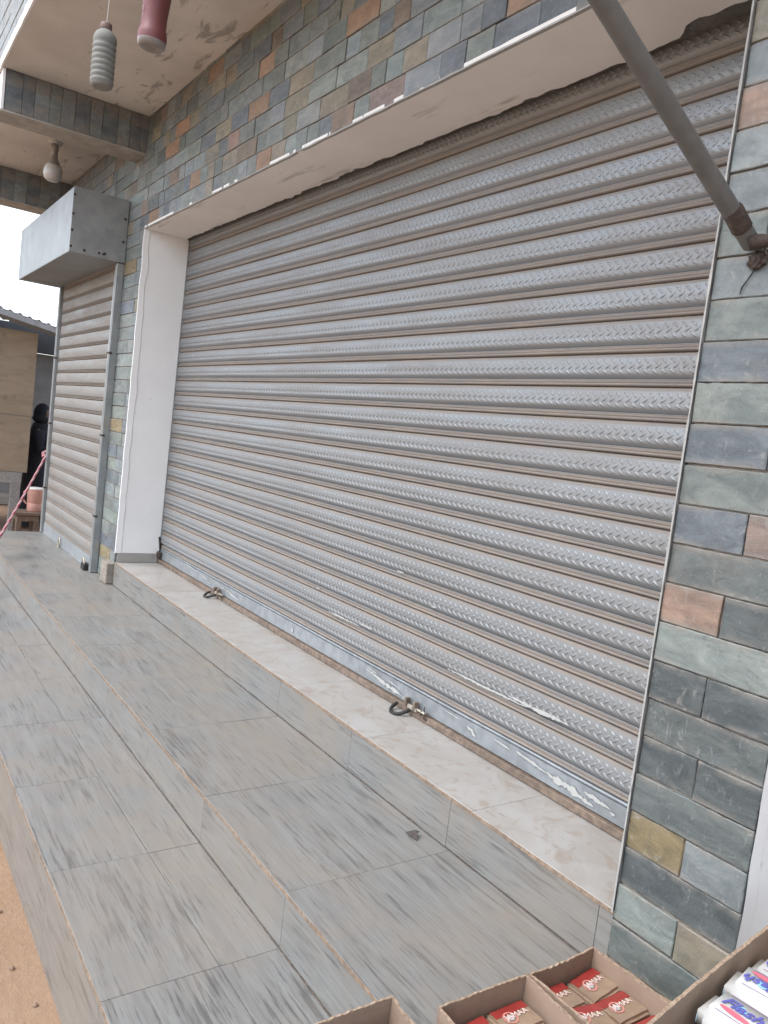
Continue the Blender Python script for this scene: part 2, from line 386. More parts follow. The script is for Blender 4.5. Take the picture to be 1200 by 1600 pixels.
W_(MB().tube([(OX0 + .002, .31, ZS + .06), (OX0 + .003, .318, ZS + .14), (OX0 + .002, .30, ZS + .19)], [.012, .016, .006], 8), 'broken_plaster', 'dark_iron')
# soffit with ragged back edge
mb = MB(); n = 180; vs = []
for i in range(n + 1):
    x = OX0 + (OX1 + .02 - OX0) * i / n
    e = .284 + .020 * noise.noise((x * 5, 1, 0)) + .013 * noise.noise((x * 19, 4, 0)) + .006 * noise.noise((x * 50, 4, 0))
    if x > -1.52: e -= .05 * min(1, (x + 1.52) / .06) - .025 * noise.noise((x * 12, 2, 1))
    e0 = -.003 + .003 * noise.noise((x * 15, 7, 0)); zb = .004 * noise.noise((x * 2, .3, 7))
    vs += [(x, e0, OZ + .02), (x, e0, OZ + .001), (x, .02, OZ + zb * .3), (x, e * .5, OZ + zb), (x, e, OZ - .002), (x, e + .004, OZ + .03)]
fs = [(i * 6 + j, (i + 1) * 6 + j, (i + 1) * 6 + j + 1, i * 6 + j + 1) for i in range(n) for j in range(5)]
W_(mb.add(vs, fs), 'soffit', 'soffit_plaster')
W_(ragged(OX0 - .01, OX1, OZ - .001, OZ + .0045, -.0075, .003, .015, .0135, 3), 'paint_edge', 'paint_line')

PAL = {'blue': (.155, .18, .198), 'green': (.178, .203, .190), 'lgreen': (.235, .268, .250), 'lblue': (.235, .265, .27), 'dark': (.095, .112, .114),
       'dgrey': (.135, .155, .152), 'beige': (.27, .24, .18), 'orange': (.33, .205, .13), 'salmon': (.34, .235, .18), 'pink': (.235, .18, .155), 'ochre': (.27, .215, .12), 'brown': (.20, .15, .11)}
def split_stone(x0, x1, z0, z1, colr, parent, inv, jit=.003):
    w, h = x1 - x0, z1 - z0; nx_, nz_ = max(5, int(w / .014)), 7; sd = random.uniform(0, 90); vs = []; r = random.uniform
    ins = [r(.0002, jit) for _ in range(4)]; pr = -r(.001, .007)
    for i in range(nx_ + 1):
        for j in range(nz_ + 1):
            u, v = (0, .0022 / w)[i] if i < 2 else ((1 - .0022 / w, 1)[i - nx_ + 1] if i > nx_ - 2 else i / nx_), (0, .0022 / h)[j] if j < 2 else ((1 - .0022 / h, 1)[j - nz_ + 1] if j > nz_ - 2 else j / nz_)
            x = -w / 2 + ins[0] + (w - ins[0] - ins[1]) * u; z = -h / 2 + ins[2] + (h - ins[2] - ins[3]) * v
            e = min(u, 1 - u, v, 1 - v)
            if i in (0, nx_): x += .0016 * noise.noise((z * 60, sd, i))
            if j in (0, nz_): z += .0018 * noise.noise((x * 45, sd, j))
            d = noise.noise((x * 7 + sd, z * 16, sd)) + .5 * noise.noise((x * 22, z * 40 + sd, sd)); d = math.floor(d * 4) / 4 * .7 + d * .3
            vs.append((x, pr - .0022 * d + (.0018 if e == 0 else 0), z))
    nn = len(vs); fs = [(i * (nz_ + 1) + j, (i + 1) * (nz_ + 1) + j, (i + 1) * (nz_ + 1) + j + 1, i * (nz_ + 1) + j + 1) for i in range(nx_) for j in range(nz_)]
    loop = [i * (nz_ + 1) for i in range(nx_ + 1)] + [nx_ * (nz_ + 1) + j for j in range(1, nz_ + 1)] + [i * (nz_ + 1) + nz_ for i in range(nx_ - 1, -1, -1)] + [j for j in range(nz_ - 1, 0, -1)]
    for t in loop: vs.append((vs[t][0], .018, vs[t][2]))
    L = len(loop)
    for q in range(L): fs.append((loop[q], nn + q, nn + (q + 1) % L, loop[(q + 1) % L]))
    o = MB().add(vs, fs).build('stone', 'slate', parent, ((x0 + x1) / 2, 0, (z0 + z1) / 2)); o.matrix_parent_inverse = inv
    jc = r(.9, 1.1) * .72; o.color = (colr[0] * jc, colr[1] * jc, colr[2] * jc, 1); return o
def stone(x0, x1, z0, z1, colr, parent, inv=None, y=0., gap=.0005, jit=.0016, name='stone', th=.018):
    g = gap; r = random.uniform
    w, h = x1 - x0, z1 - z0; cx, cz = (x0 + x1) / 2, (z0 + z1) / 2
    pr = y - r(0, .006)
    P = [(-w / 2 + g + r(0, jit), -h / 2 + g + r(0, jit)), (r(-.1, .1) * w, -h / 2 + g + r(0, jit)), (w / 2 - g - r(0, jit), -h / 2 + g + r(0, jit)), (w / 2 - g - r(0, jit), r(-.1, .1) * h),
         (w / 2 - g - r(0, jit), h / 2 - g - r(0, jit)), (r(-.1, .1) * w, h / 2 - g - r(0, jit)), (-w / 2 + g + r(0, jit), h / 2 - g - r(0, jit)), (-w / 2 + g + r(0, jit), r(-.1, .1) * h)]
    mb = MB(); tl = [r(-.0015, .0015) for _ in range(8)]
    back = [(a, th, b) for a, b in P]; mid = [(a, .0022 + t, b) for (a, b), t in zip(P, tl)]
    fr = [(a * (1 - .0018 / abs(w / 2)), t * .5, b * (1 - .0018 / (h / 2))) for (a, b), t in zip(P, tl)]
    vs = back + mid + fr + [(0, r(-.001, .001), 0)]
    fs = []
    for i in range(8):
        j = (i + 1) % 8; fs += [(i, j, 8 + j, 8 + i), (8 + i, 8 + j, 16 + j, 16 + i), (16 + i, 16 + j, 24)]
    mb.add(vs, fs); o = mb.build(name, 'slate', parent, (cx, pr, cz))
    if inv is not None: o.matrix_parent_inverse = inv
    jc = r(.86, 1.14) * .78; o.color = (colr[0] * jc * r(.95, 1.05), colr[1] * jc, colr[2] * jc * r(.95, 1.05), 1)
    return o
CZ0, CP = .576, .0932
WINV = Matrix.Translation((4, 0, -ZU))
special = {(-2.89, 3.29): 'orange', (-3.81, 3.2): 'orange', (-2.55, 2.95): 'pink', (-2.68, 3.12): 'beige', (-2.37, 3.05): 'beige', (-3.59, 2.94): 'orange', (-4.0, 3.12): 'salmon', (-3.09, 3.03): 'beige',
           (-4.08, 3.01): 'beige', (-4.56, 3.05): 'orange', (-5.24, 2.92): 'orange', (-4.93, 3.45): 'orange', (-4.4, 3.55): 'salmon', (-4.65, 3.38): 'beige', (-1.9, 3.0): 'orange', (-1.75, 3.12): 'salmon', (-3.3, 3.2): 'beige', (-3.75, 3.03): 'green', (-2.2, 2.94): 'blue'}
def wcol():
    return random.choices(['blue', 'green', 'lgreen', 'lblue', 'dgrey', 'beige', 'orange', 'brown', 'pink'], [20, 26, 12, 20, 7, 12, .8, 5, 1])[0]
big, rest = [], []
zz = OZ + .004; ci = 0
while zz < 3.70:
    z1 = min(zz + CP, 3.70)
    x = OX1 - random.uniform(0, .1) + .3 * 0
    x = -.80
    while x > WX0:
        w = random.choice((.105, .14, .17, .2, .23)) * random.uniform(.92, 1.08)
        x0 = max(WX0, x - w)
        if x0 - WX0 < .05: x0 = WX0
        c = wcol()
        for (sx_, sz_), cn in special.items():
            if x0 <= sx_ < x and zz <= sz_ < z1: c = cn
        # in view: left of the line where the frame cuts the wall
        vis = x0 < -1.05 - (zz - OZ) * 2.3 and x > -6.6
        (big if vis else rest).append((x0, x, zz, z1, c))
        x = x0
    zz = z1
z = ZU - .02 + .012
zz = OZ + .004
strip = []
while zz > ZU + .02:                                  # narrow strip between the two shutters, and the hidden pier behind the small one
    z0 = max(ZU + .001, zz - CP)
    xm = -5.5 - random.uniform(.07, .2)
    strip.append((xm, OX0 - .012, z0, zz, random.choice(['blue', 'lblue', 'lblue', 'green', 'lgreen', 'blue', 'dgrey', 'beige', 'lblue'])))
    strip.append((-5.9, xm, z0, zz, random.choice(['blue', 'lblue', 'green', 'lgreen', 'ochre', 'lblue'])))
    x = -5.9
    while x > WX0:
        x0 = max(WX0, x - random.uniform(.12, .22))
        if x0 - WX0 < .05: x0 = WX0
        rest.append((x0, x, z0, zz, wcol())); x = x0
    zz = z0
for s in strip: stone(s[0], s[1], s[2], s[3], PAL[s[4]], wall, WINV)
for s in sorted(big, key=lambda s: -s[0])[:300 - len(strip)]: stone(s[0], s[1], s[2], s[3], PAL[s[4]], wall, WINV)
rest += sorted(big, key=lambda s: -s[0])[300 - len(strip):]
mb = MB()
for s in rest:
    y = -random.uniform(0, .006); mb.cham(s[0] + .002, s[1] - .002, y, .018, s[2] + .002, s[3] - .002, .003)
o = W_(mb, 'remaining_stones', 'slate'); o['kind'] = 'stuff'; o.color = (*PAL['blue'], 1)
# base block under the jamb plaster
W_(MB().cham(-5.66, -5.512, -.05, .016, ZU + .001, ZU + .15, .006), 'base_block', 'grout')

# ------------------------------------------------------------------ slate pillar to the right of the wide shutter
PX0, PX1 = OX1, -.80
pil = empty('slate_pillar', (-.95, .2, ZU), 'slate clad pillar right of the wide shutter behind the cartons', 'pillar')
PINV = Matrix.Translation((.95, -.2, -ZU))
def P_(mb, name, mat):
    o = mb.build(name, mat, None); o.parent = pil; o.matrix_parent_inverse = PINV; return o
P_(MB().box(PX0 + .004, PX1 - .013, .0035, .45, ZU - .1, OZ + .003), 'pillar_core', 'grout')
P_(jamb('j', PX1, ZU + .002, OZ, 6, .449, .12, .0015), 'side_plaster', 'white_plaster')
rows = [(('lgreen', .55), ('beige', 1)), (('dark', 1),), (('ochre', .5), ('lblue', 1)), (('dgrey', 1),), (('dark', .5), ('dark', 1)), (('dgrey', 1),), (('dark', .47), ('dark', 1)), (('lgreen', 1),),
        (('salmon', .5), ('dark', 1)), (('dgrey', 1),), (('blue', .58), ('pink', 1)), (('green', 1),), (('blue', .66), ('dark', 1)), (('lgreen', 1),), (('blue', .62), ('orange', 1)), (('lgreen', 1),), (('lblue', 1),),
        (('green', .38), ('green', 1)), (('lblue', 1),), (('lblue', .6), ('brown', 1)), (('salmon', 1),), (('lblue', 1),), (('beige', .6), ('brown', 1)), (('lblue', 1),), (('blue', .5), ('beige', 1)), (('green', 1),)]
rows.insert(0, (('green', 1),))
zz = CZ0 - 2 * CP + CP
for i, rw in enumerate(rows):
    z0 = zz; z1 = min(zz + CP, OZ + .003); fx = 0.
    if z0 < ZU: z0 = ZU + .001
    if z1 - z0 > .02:
        for cn, e in rw:
            split_stone(PX0 + (PX1 - .0025 - PX0) * fx, PX0 + (PX1 - .0025 - PX0) * e, z0, z1, PAL[cn], pil, PINV); fx = e
    zz += CP
# thin white paint line down the pillar arris
mb = MB(); n = 110; vs = []
for i in range(n + 1):
    z = ZS + (OZ - ZS) * i / n
    a = .0026 + .0020 * noise.noise((z * 14, 3, 1)) + .0015 * noise.noise((z * 50, 1, 1))
    vs += [(PX0 - a, -.012, z), (PX0 + a * .9, -.0125, z), (PX0 - a, .05, z)]
fs = [(i * 3 + j, i * 3 + k2, (i + 1) * 3 + k2, (i + 1) * 3 + j) for i in range(n) for j, k2 in ((0, 1), (2, 0))]
P_(mb.add(vs, fs), 'paint_edge', 'paint_line')

P_(MB().tube([(-1.003, -.0072, 2.125), (-1.010, -.0074, 2.112), (-1.016, -.0072, 2.103), (-1.026, -.0074, 2.088), (-1.029, -.0070, 2.074)], [.0012, .0017, .0013, .0018, .0012], 5), 'crack', 'dark_iron')
# ------------------------------------------------------------------ canopy slab with downstand beams
can = empty('canopy', (-4, -.4, CEIL), 'stained concrete canopy slab overhead with slate faced beams', 'canopy')
CINV = Matrix.Translation((4, .4, -CEIL))
def C_(mb, name, mat):
    o = mb.build(name, mat, None); o.parent = can; o.matrix_parent_inverse = CINV; return o
C_(MB().box(-8.25, 2.5, YC, .017, CEIL, CEIL + .14), 'slab', 'stained_ceiling')
C_(ragged(-8.25, 2.5, CEIL - .004, CEIL + .05, YC - .012, .006, .05, .011, 4), 'edge_band', 'white_plaster')
C_(MB().box(-8.25, 2.5, YC + .02, YC + .14, CEIL + .14, CEIL + 1.0), 'parapet', 'mortar')
def beam(x0, x1, zb):
    C_(MB().box(x0 + .012, x1 - .012, YC + .02, .016, zb + .012, CEIL - .001), 'beam_core', 'mortar')
    C_(MB().box(x0, x1, YC + .004, .016, zb, zb + .0115), 'beam_soffit', 'concrete')
    C_(MB().box(x0, x1, YC + .003, YC + .019, zb + .012, CEIL - .005), 'beam_end', 'white_plaster')
    y = YC + .022
    for side in (1,):
        y = YC + .022
        while y < .01:
            w = random.uniform(.07, .11); y1 = min(.014, y + w)
            if .014 - y1 < .03: y1 = .014
            o = stone(0, y1 - y, zb + .013, CEIL - .002, PAL[random.choice(['blue', 'blue', 'lblue', 'blue', 'blue', 'lblue'])], can, CINV, jit=.0005, th=.012)
            o.rotation_euler = (0, 0, PI / 2); o.location = (x1 - .003, (y + y1) / 2, (zb + CEIL) / 2 + .005); y = y1
beam(-5.86, -5.62, 3.402); beam(-8.18, -7.93, 3.375)
mb = MB(); x = -8.2
sts = []
while x < 2.4:
    for r in range(9):
        pass
    x += .3
z = CEIL + .052
while z < CEIL + .98:
    x = -8.25 + random.uniform(-.1, 0)
    while x < -2.5:
        w = random.uniform(.14, .26); 
        if z < CEIL + .5: sts.append((x, x + w, z, z + CP))
        x += w
    z += CP
for s in sts:
    mb.cham(s[0] + .002, s[1] - .002, YC + .0 - random.uniform(0, .005), YC + .019, s[2] + .002, s[3] - .002, .003)
o = C_(mb, 'parapet_stones', 'slate'); o['kind'] = 'stuff'; o.color = (*PAL['lblue'], 1)

# ------------------------------------------------------------------ wide embossed roller shutter
shu = empty('roller_shutter', (-3.3, YSH, ZS), 'wide galvanised roller shutter with embossed braid slats and tan dust', 'shutter')
def profile(emb=True):
    if not emb:
        return [[(-.001, .015), (-.003, .002), (-.008, -.0005), (-.040, -.0012), (-.074, -.0005), (-.078, .002), (-.0795, .014)], [(-.0801, .014), (-.082, .002), (-.084, -.002), (-.087, .001), (-.0885, .014)], [(-.0886, .014), (-.0905, .002), (-.0935, -.004), (-.0965, .0), (-.098, .015), (-.101, .015)]]
    pan = [(-.001, .012), (-.002, .003), (-.005, -.0022), (-.011, -.0045), (-.022, -.0056), (-.036, -.0062), (-.052, -.0066), (-.061, -.0060), (-.0645, -.0050), (-.068, -.0026), (-.072, .0008), (-.0755, .0042), (-.0770, .0070)]
    lip = [(-.0771, .0071), (-.0775, .0008), (-.0790, .0000), (-.0805, .0012)]
    led = [(-.0806, .0014), (-.0860, .0002), (-.0885, .0025)]
    bead = [(-.0886, .0026), (-.0893, -.0016), (-.0910, -.0044), (-.0940, -.0048), (-.0965, -.0034), (-.0985, .0002), (-.0995, .006), (-.1000, .014), (-.101, .014)]
    return pan, lip, led, bead
def slat_mesh(x0, x1, emb, sag=.0024):
    mb = MB(); mb.keep = 1; nx = 36
    for part in profile(emb):
        vs = []; np_ = len(part)
        for i in range(nx + 1):
            x = x0 + (x1 - x0) * i / nx
            for (z, y) in part:
                vs.append((x, y + sag * noise.noise((x * 1.7, z * 30, 0)), z + .0008 * noise.noise((x * 1.1, 5, 0))))
        fs = [(i * np_ + j, i * np_ + j + 1, (i + 1) * np_ + j + 1, (i + 1) * np_ + j) for i in range(nx) for j in range(np_ - 1)]
        mb.add(vs, fs, True)
    if emb:
        pan = profile()[0]
        def py(z):
            for (za, ya), (zb, yb) in zip(pan, pan[1:]):
                if zb <= z <= za: t = (za - z) / (za - zb); return ya + (yb - ya) * t
            return 0
        def leaf(cx, cz, ang, L, Wd, H, bend):
            ca, sa = math.cos(ang), math.sin(ang)
            def pt(u, v, h):
                v2 = v + bend * (1 - u * u); X = u * L / 2; Z = v2
                x = cx + X * ca - Z * sa; z = cz + X * sa + Z * ca
                return (x, py(z) - h + sag * noise.noise((x * 1.7, z * 30, 0)), z)
            us = [-1, -.55, 0, .55, 1]; wd = [0, .8, 1, .8, 0]
            top = [pt(u, wd[i] * Wd / 2, -.0006) for i, u in enumerate(us)]; bot = [pt(u, -wd[i] * Wd / 2, -.0006) for i, u in enumerate(us)]
            rid = [pt(u, 0, h * H) for u, h in ((-.8, .5), (-.45, .95), (0, 1), (.45, .95), (.8, .5))]
            vs = top + bot + rid; fs = []
            for i in range(4): fs += [(i, 10 + i, 11 + i, i + 1), (5 + i, 6 + i, 11 + i, 10 + i)]
            fs += [(0, 5, 10), (4, 14, 9)]
            mb.add(vs, fs, True)
        per = .0305; x = x0 + .02
        while x < x1 - .02:
            leaf(x, -.0265, math.radians(-40), .0285, .0090, .0042, .0028)
            leaf(x + .0135, -.0395, math.radians(42), .0255, .0084, .0039, -.0008)
            leaf(x + .004, -.0535, math.radians(-34), .0305, .0096, .0044, -.0028)
            x += per
    me = bpy.data.meshes.new('slat'); me.from_pydata(mb.v, [], mb.f); me.polygons.foreach_set('use_smooth', mb.sm); me.update()
    return me
SX0, SX1 = -2.21, 2.24                      # relative to the shutter's root
me = slat_mesh(SX0, SX1, True)
me.materials.append(M['slat_embossed'])
SG0, SGP = .706, .1005
for i in range(22):
    o = bpy.data.objects.new('slat', me); COL.objects.link(o); o.parent = shu
    o.location = (random.uniform(-.015, .015), random.uniform(-.0012, .0012), SG0 + SGP * (i + 1) - ZS); o.scale = (1, 1, 1.005)
    o.rotation_euler = (math.radians(random.uniform(-.9, .9)), 0, random.uniform(-.0003, .0003))
# bottom rail: bead, flat sheet, angle bar
rx0, rx1 = SX0, SX1
mb = MB(); n = 60; vs = []; pf = [(.113, .012), (.110, -.002), (.106, -.0045), (.102, -.003), (.0995, .004), (.0975, .004), (.096, -.001), (.034, -.002), (.031, .004), (.031, .02)]
for i in range(n + 1):
    x = rx0 + (rx1 - rx0) * i / n
    for (z, y) in pf: vs.append((x, y + .002 * noise.noise((x * 3, z * 12, 2)), z))
mb.add(vs, [(i * 10 + j, i * 10 + j + 1, (i + 1) * 10 + j + 1, (i + 1) * 10 + j) for i in range(n) for j in range(9)])
mb.build('bottom_rail', 'rail_sheet', shu)
MB().cham(rx0, rx1, -.016, .010, .003, .029, .002).build('angle_bar', 'rusty_angle', shu)
MB().box(rx0 - .01, rx1, .032, .036, .0, 2.6).build('backing', 'dark_iron', shu)
MB().box(-2.232, -2.198, -.012, .03, 0, 2.35).build('guide_rail', 'galvanised', shu)
# white paint scrapes, thin films proud of the sheet
def scrape(x, z, L, Hh, tilt, seed, y=-.0062, name='paint_scrape'):
    mb = MB(); n = max(8, int(L / .006)); vs = []
    for i in range(n + 1):
        u = i / n; w = math.sin(PI * min(1, max(0, u * .96 + .02))) ** .6 * Hh * (.35 + .9 * abs(noise.noise((u * 6, seed, 0)) + .25))
        c = z + tilt * (u - .5) * L + Hh * .18 * noise.noise((u * 3, seed, 5)); xx = x + (u - .5) * L
        vs += [(xx, y, c - w / 2 + Hh * .25 * noise.noise((u * 30, seed, 1))), (xx, y, c + w / 2 + Hh * .25 * noise.noise((u * 30, seed, 2)))]
    mb.add(vs, [(2 * i, 2 * i + 2, 2 * i + 3, 2 * i + 1) for i in range(n)])
    return mb.build(name, 'white_chip', shu)
R0 = -3.3
for (x, z, L, H, t, s) in ((-4.86, .092, .22, .010, -.05, 1), (-4.62, .078, .10, .016, -.1, 2), (-4.36, .080, .16, .010, -.1, 3), (-4.18, .066, .18, .018, -.1, 4), (-4.55, .060, .05, .012, -.2, 5), (-3.42, .062, .02, .030, 0, 6),
                           (-2.68, .084, .08, .009, -.1, 7), (-2.58, .062, .30, .022, -.10, 8), (-2.52, .078, .10, .008, -.1, 9), (-2.14, .088, .12, .008, -.05, 10), (-2.02, .068, .05, .022, -.4, 11), (-1.86, .082, .08, .012, -.1, 12),
                           (-1.72, .078, .14, .016, -.1, 13), (-1.55, .062, .20, .030, -.12, 14), (-1.44, .074, .10, .022, -.1, 15), (-1.38, .060, .02, .014, 0, 16)):
    scrape(x - R0, z, L, H, t, s)
for (row, x, L, H, s, dz) in ((1, -2.95, .28, .011, 20, -.068), (1, -2.76, .10, .014, 21, -.055), (1, -1.98, .42, .014, 22, -.066), (1, -1.72, .28, .022, 23, -.058), (3, -2.32, .03, .010, 24, -.06), (4, -2.56, .05, .008, 25, -.072), (2, -3.2, .03, .008, 26, -.085)):
    scrape(x - R0, SG0 + SGP * (row + 1) - ZS + dz, L, H, 0, s, -.0112)
# two latches on the bottom rail
def latch(x):
    lt = MB().cham(-.030, .030, -.024, -.012, -.007, .006, .001).tube([(-.045, -.014, .002), (.075, -.014, .002)], .0052, 8).build('latch', 'latch_steel', shu, (x - R0, -.006, .038))
    for a in range(2): MB().cham(-.048 + a * .055, -.034 + a * .055, -.028, -.003, -.004, .028, .002).build('keeper', 'rusty_angle', lt)
    pts = [(-.055 + .043 * math.cos(t), -.022 - .052 * math.sin(t), -.012 - .022 * math.sin(t)) for t in [PI * i / 12 for i in range(13)]]
    MB().tube(pts, .0075, 8).build('pull_ring', 'dark_iron', lt)
    rag = MB(); 
    for i in range(7): 
        a = random.uniform(0, 6.28); rag.tube([(.07, -.012, .0), (.07 + .018 * math.cos(a), -.018, .018 * math.sin(a)), (.07 + .026 * math.cos(a + .4), -.012, .026 * math.sin(a + .4))], .0022, 5)
    rag.build('weld_lump', 'rusted_joint', lt)
latch(-4.36); latch(-2.352)
MB().cham(-2.205, -2.15, -.03, -.004, .04, .085, .006).build('rail_stop', 'rusted_joint', shu)

# ------------------------------------------------------------------ narrow shutter of the next shop, with its box
LY = -.03
ls = empty('narrow_shutter', (-6.8, LY, ZU), 'narrow plain roller shutter with projecting steel box at the far left', 'shutter')
me2 = slat_mesh(-.92, .84, False, .003); me2.materials.append(M['slat_plain'])
for i in range(22):
    o = bpy.data.objects.new('slat', me2); COL.objects.link(o); o.parent = ls
    o.location = (0, random.uniform(-.001, .001), .10 + .107 * (i + 1)); o.scale = (1, 1, 1.07); o.rotation_euler = (math.radians(random.uniform(-.8, .8)), 0, 0)
MB().cham(-.92, .84, -.006, .008, .008, .10, .003).build('bottom_rail', 'sheet_steel', ls)
MB().cham(-.92, .84, -.014, .006, .0, .012, .002).build('angle_bar', 'galvanised', ls)
MB().box(-.94, .88, .016, .022, 0, 2.6).build('backing', 'dark_iron', ls)
for (a, b) in ((.85, .895), (-.975, -.935)):
    g = MB().cham(a, b, -.028, .026, .002, 2.27, .003).build('guide_rail', 'galvanised', ls)
    MB().cham(a + .01, b - .01, -.031, -.027, .05, 2.25, .001).build('rail_face', 'galvanised', g)
    for zc in (.42, 1.02, 1.62): MB().cham(a - .008, b + .012, -.034, -.01, zc, zc + .014, .002).build('clip', 'rusted_joint', g)
bx = MB().cham(-1.09, .90, -.36, .024, 2.275, 2.71, .002).build('shutter_box', 'sheet_steel', ls)
MB().box(-1.089, .899, -.359, -.357, 2.2725, 2.2745).build('box_lip', 'galvanised', bx)
MB().box(.9005, .9035, -.36, .02, 2.274, 2.714).build('end_plate', 'galvanised', bx)
for i, (y, z) in enumerate(((-.352, 2.31), (-.352, 2.42), (-.352, 2.53), (-.352, 2.66), (.0, 2.42), (.0, 2.58), (-.26, 2.30), (-.16, 2.305), (-.13, 2.305), (-.12, 2.31))):
    o = MB().lathe([(.0001, .004), (.007, .003), (.010, 0)], 8).build('rivet', 'rusted_joint', bx, (.9038, y, z)); o.rotation_euler = (0, PI / 2, 0)
lk = MB().cham(.72, .815, -.055, -.012, .0, .05, .004).build('lock_case', 'dark_iron', ls)
MB().tube([(.745, -.045, .045), (.75, -.05, .09), (.78, -.05, .09), (.785, -.045, .045)], .006, 6).build('shackle', 'latch_steel', lk)
MB().tube([(-.20 + .03 * math.cos(t), -.02, .03 + .045 * math.sin(t)) for t in [2 * PI * i / 14 for i in range(15)]], .006, 6).build('pull_ring', 'latch_steel', ls)

# ------------------------------------------------------------------ bracket pipe on the pillar
br = empty('bracket_pipe', (-1.0, 0, 2.16), 'grey painted steel bracket pipe slanting out from the slate pillar', 'bracket')
a0 = Vector((-.010, -.022, .016)); dirp = Vector((0, -.572, .292)).normalized()
MB().tube([a0 + dirp * t for t in (0, .3, .7, 1.25)], .0195, 16).build('pipe', 'grey_paint', br)
MB().tube([a0 + dirp * .05, a0 + dirp * .10 + Vector((.003, .0, .0)), a0 + dirp * .102], [.0222, .0220, .0197], 14).build('sleeve', 'rusted_joint', br)
MB().tube([(.0, -.045, .012), (.03, -.030, .016), (.075, -.022, .026), (.30, -.022, .03)], [.017, .014, .013, .013], 10).build('side_arm', 'rusted_joint', br)
mb = MB(); b = bmesh.new(); bmesh.ops.create_icosphere(b, subdivisions=3, radius=.019)
for v in b.verts: v.co = Vector((v.co.x * 1.1, v.co.y * .6, v.co.z)) * (1 + .45 * noise.noise(v.co * 120) + .3 * noise.noise(v.co * 300)) + Vector((.002, -.010, -.018))
mb.bm(b)
mb.build('weld_lump', 'rusted_joint', br)

# ------------------------------------------------------------------ hanging bottles, bulb
def bottle(name, loc, prof, capprof, mat, capmat, label, cat, tilt=0):
    root = empty(name, loc, label, cat); root.rotation_euler = (0, tilt, .4)
    MB().lathe(prof, 28).build('body', mat, root); MB().lathe(capprof, 16).build('cap', capmat, root); return root
pr = [(.0005, .004), (.030, .0), (.039, .006)]; z = .012
for i in range(7):
    pr += [(.0385, z), (.0425, z + .005), (.0428, z + .014), (.0385, z + .0185)]; z += .0205
pr += [(.041, z + .004), (.043, z + .014), (.0415, z + .026), (.034, z + .040), (.024, z + .049), (.0185, z + .053), (.018, z + .056)]
zt = z + .056
b1 = bottle('hanging_bottle', (-2.95, -.935, 2.748), pr, [(.0185, zt - .004), (.021, zt - .002), (.021, zt + .018), (.019, zt + .021), (.0003, zt + .021)], 'dusty_plastic', 'brown_cap', 'dusty grey ribbed plastic bottle hanging on a string under the canopy', 'bottle')
MB().tube([(0, 0, zt + .02), (-.002, .01, .45), (.0, .015, (CEIL - 2.748) / .91)], .0010, 5).build('string', 'string', b1); b1.scale = (.91, .91, .91)
pr = [(.0005, .012), (.020, .010), (.030, .002), (.040, .010), (.0415, .022)]
b2 = bottle('hanging_bottle', (-2.50, -.905, 2.738), pr, [(.013, .262), (.0155, .264), (.0155, .28), (.0003, .281)], 'clear_dusty', 'pink_red', 'red labelled plastic bottle hanging at the top edge of the view', 'bottle', .06)
MB().lathe([(.0415, .022), (.0425, .034), (.0415, .046), (.037, .056), (.036, .09), (.038, .12), (.041, .16), (.042, .185)], 28).build('label_wrap', 'pink_red', b2)
MB().lathe([(.042, .185), (.040, .205), (.030, .232), (.018, .25), (.013, .264)], 28).build('shoulder', 'clear_dusty', b2)
mb = MB()
for i in range(16):
    a = math.radians(-118 + random.uniform(-14, 14)) ; z = random.choice((.064, .073, .082, .094, .102)); a2 = a + random.uniform(.05, .12); h = .0045; rr = .0395
    mb.add([(rr * math.cos(a), rr * math.sin(a), z), (rr * math.cos(a2), rr * math.sin(a2), z), (rr * math.cos(a2), rr * math.sin(a2), z + h), (rr * math.cos(a), rr * math.sin(a), z + h)], [(0, 1, 2, 3)])
mb.build('print', 'pale_print', b2)
MB().tube([(0, 0, .28), (0, .0, .5), (.0, .01, CEIL - 2.738)], .0010, 5).build('string', 'string', b2)
bl = empty('ceiling_bulb', (-6.80, -.37, CEIL), 'unlit white bulb hanging below the canopy between the two beams', 'bulb')
MB().lathe([(.0003, -.30), (.04, -.298), (.062, -.282), (.070, -.25), (.069, -.215), (.06, -.19), (.05, -.18)], 20).build('glass', 'bulb_glass', bl)
MB().lathe([(.05, -.182), (.046, -.165), (.032, -.14), (.026, -.11), (.024, -.075), (.03, -.07), (.03, -.03), (.02, -.02)], 16).build('holder', 'bulb_cap', bl)
MB().lathe([(.02, -.02), (.05, -.018), (.052, 0)], 16).build('ceiling_rose', 'bulb_glass', bl)

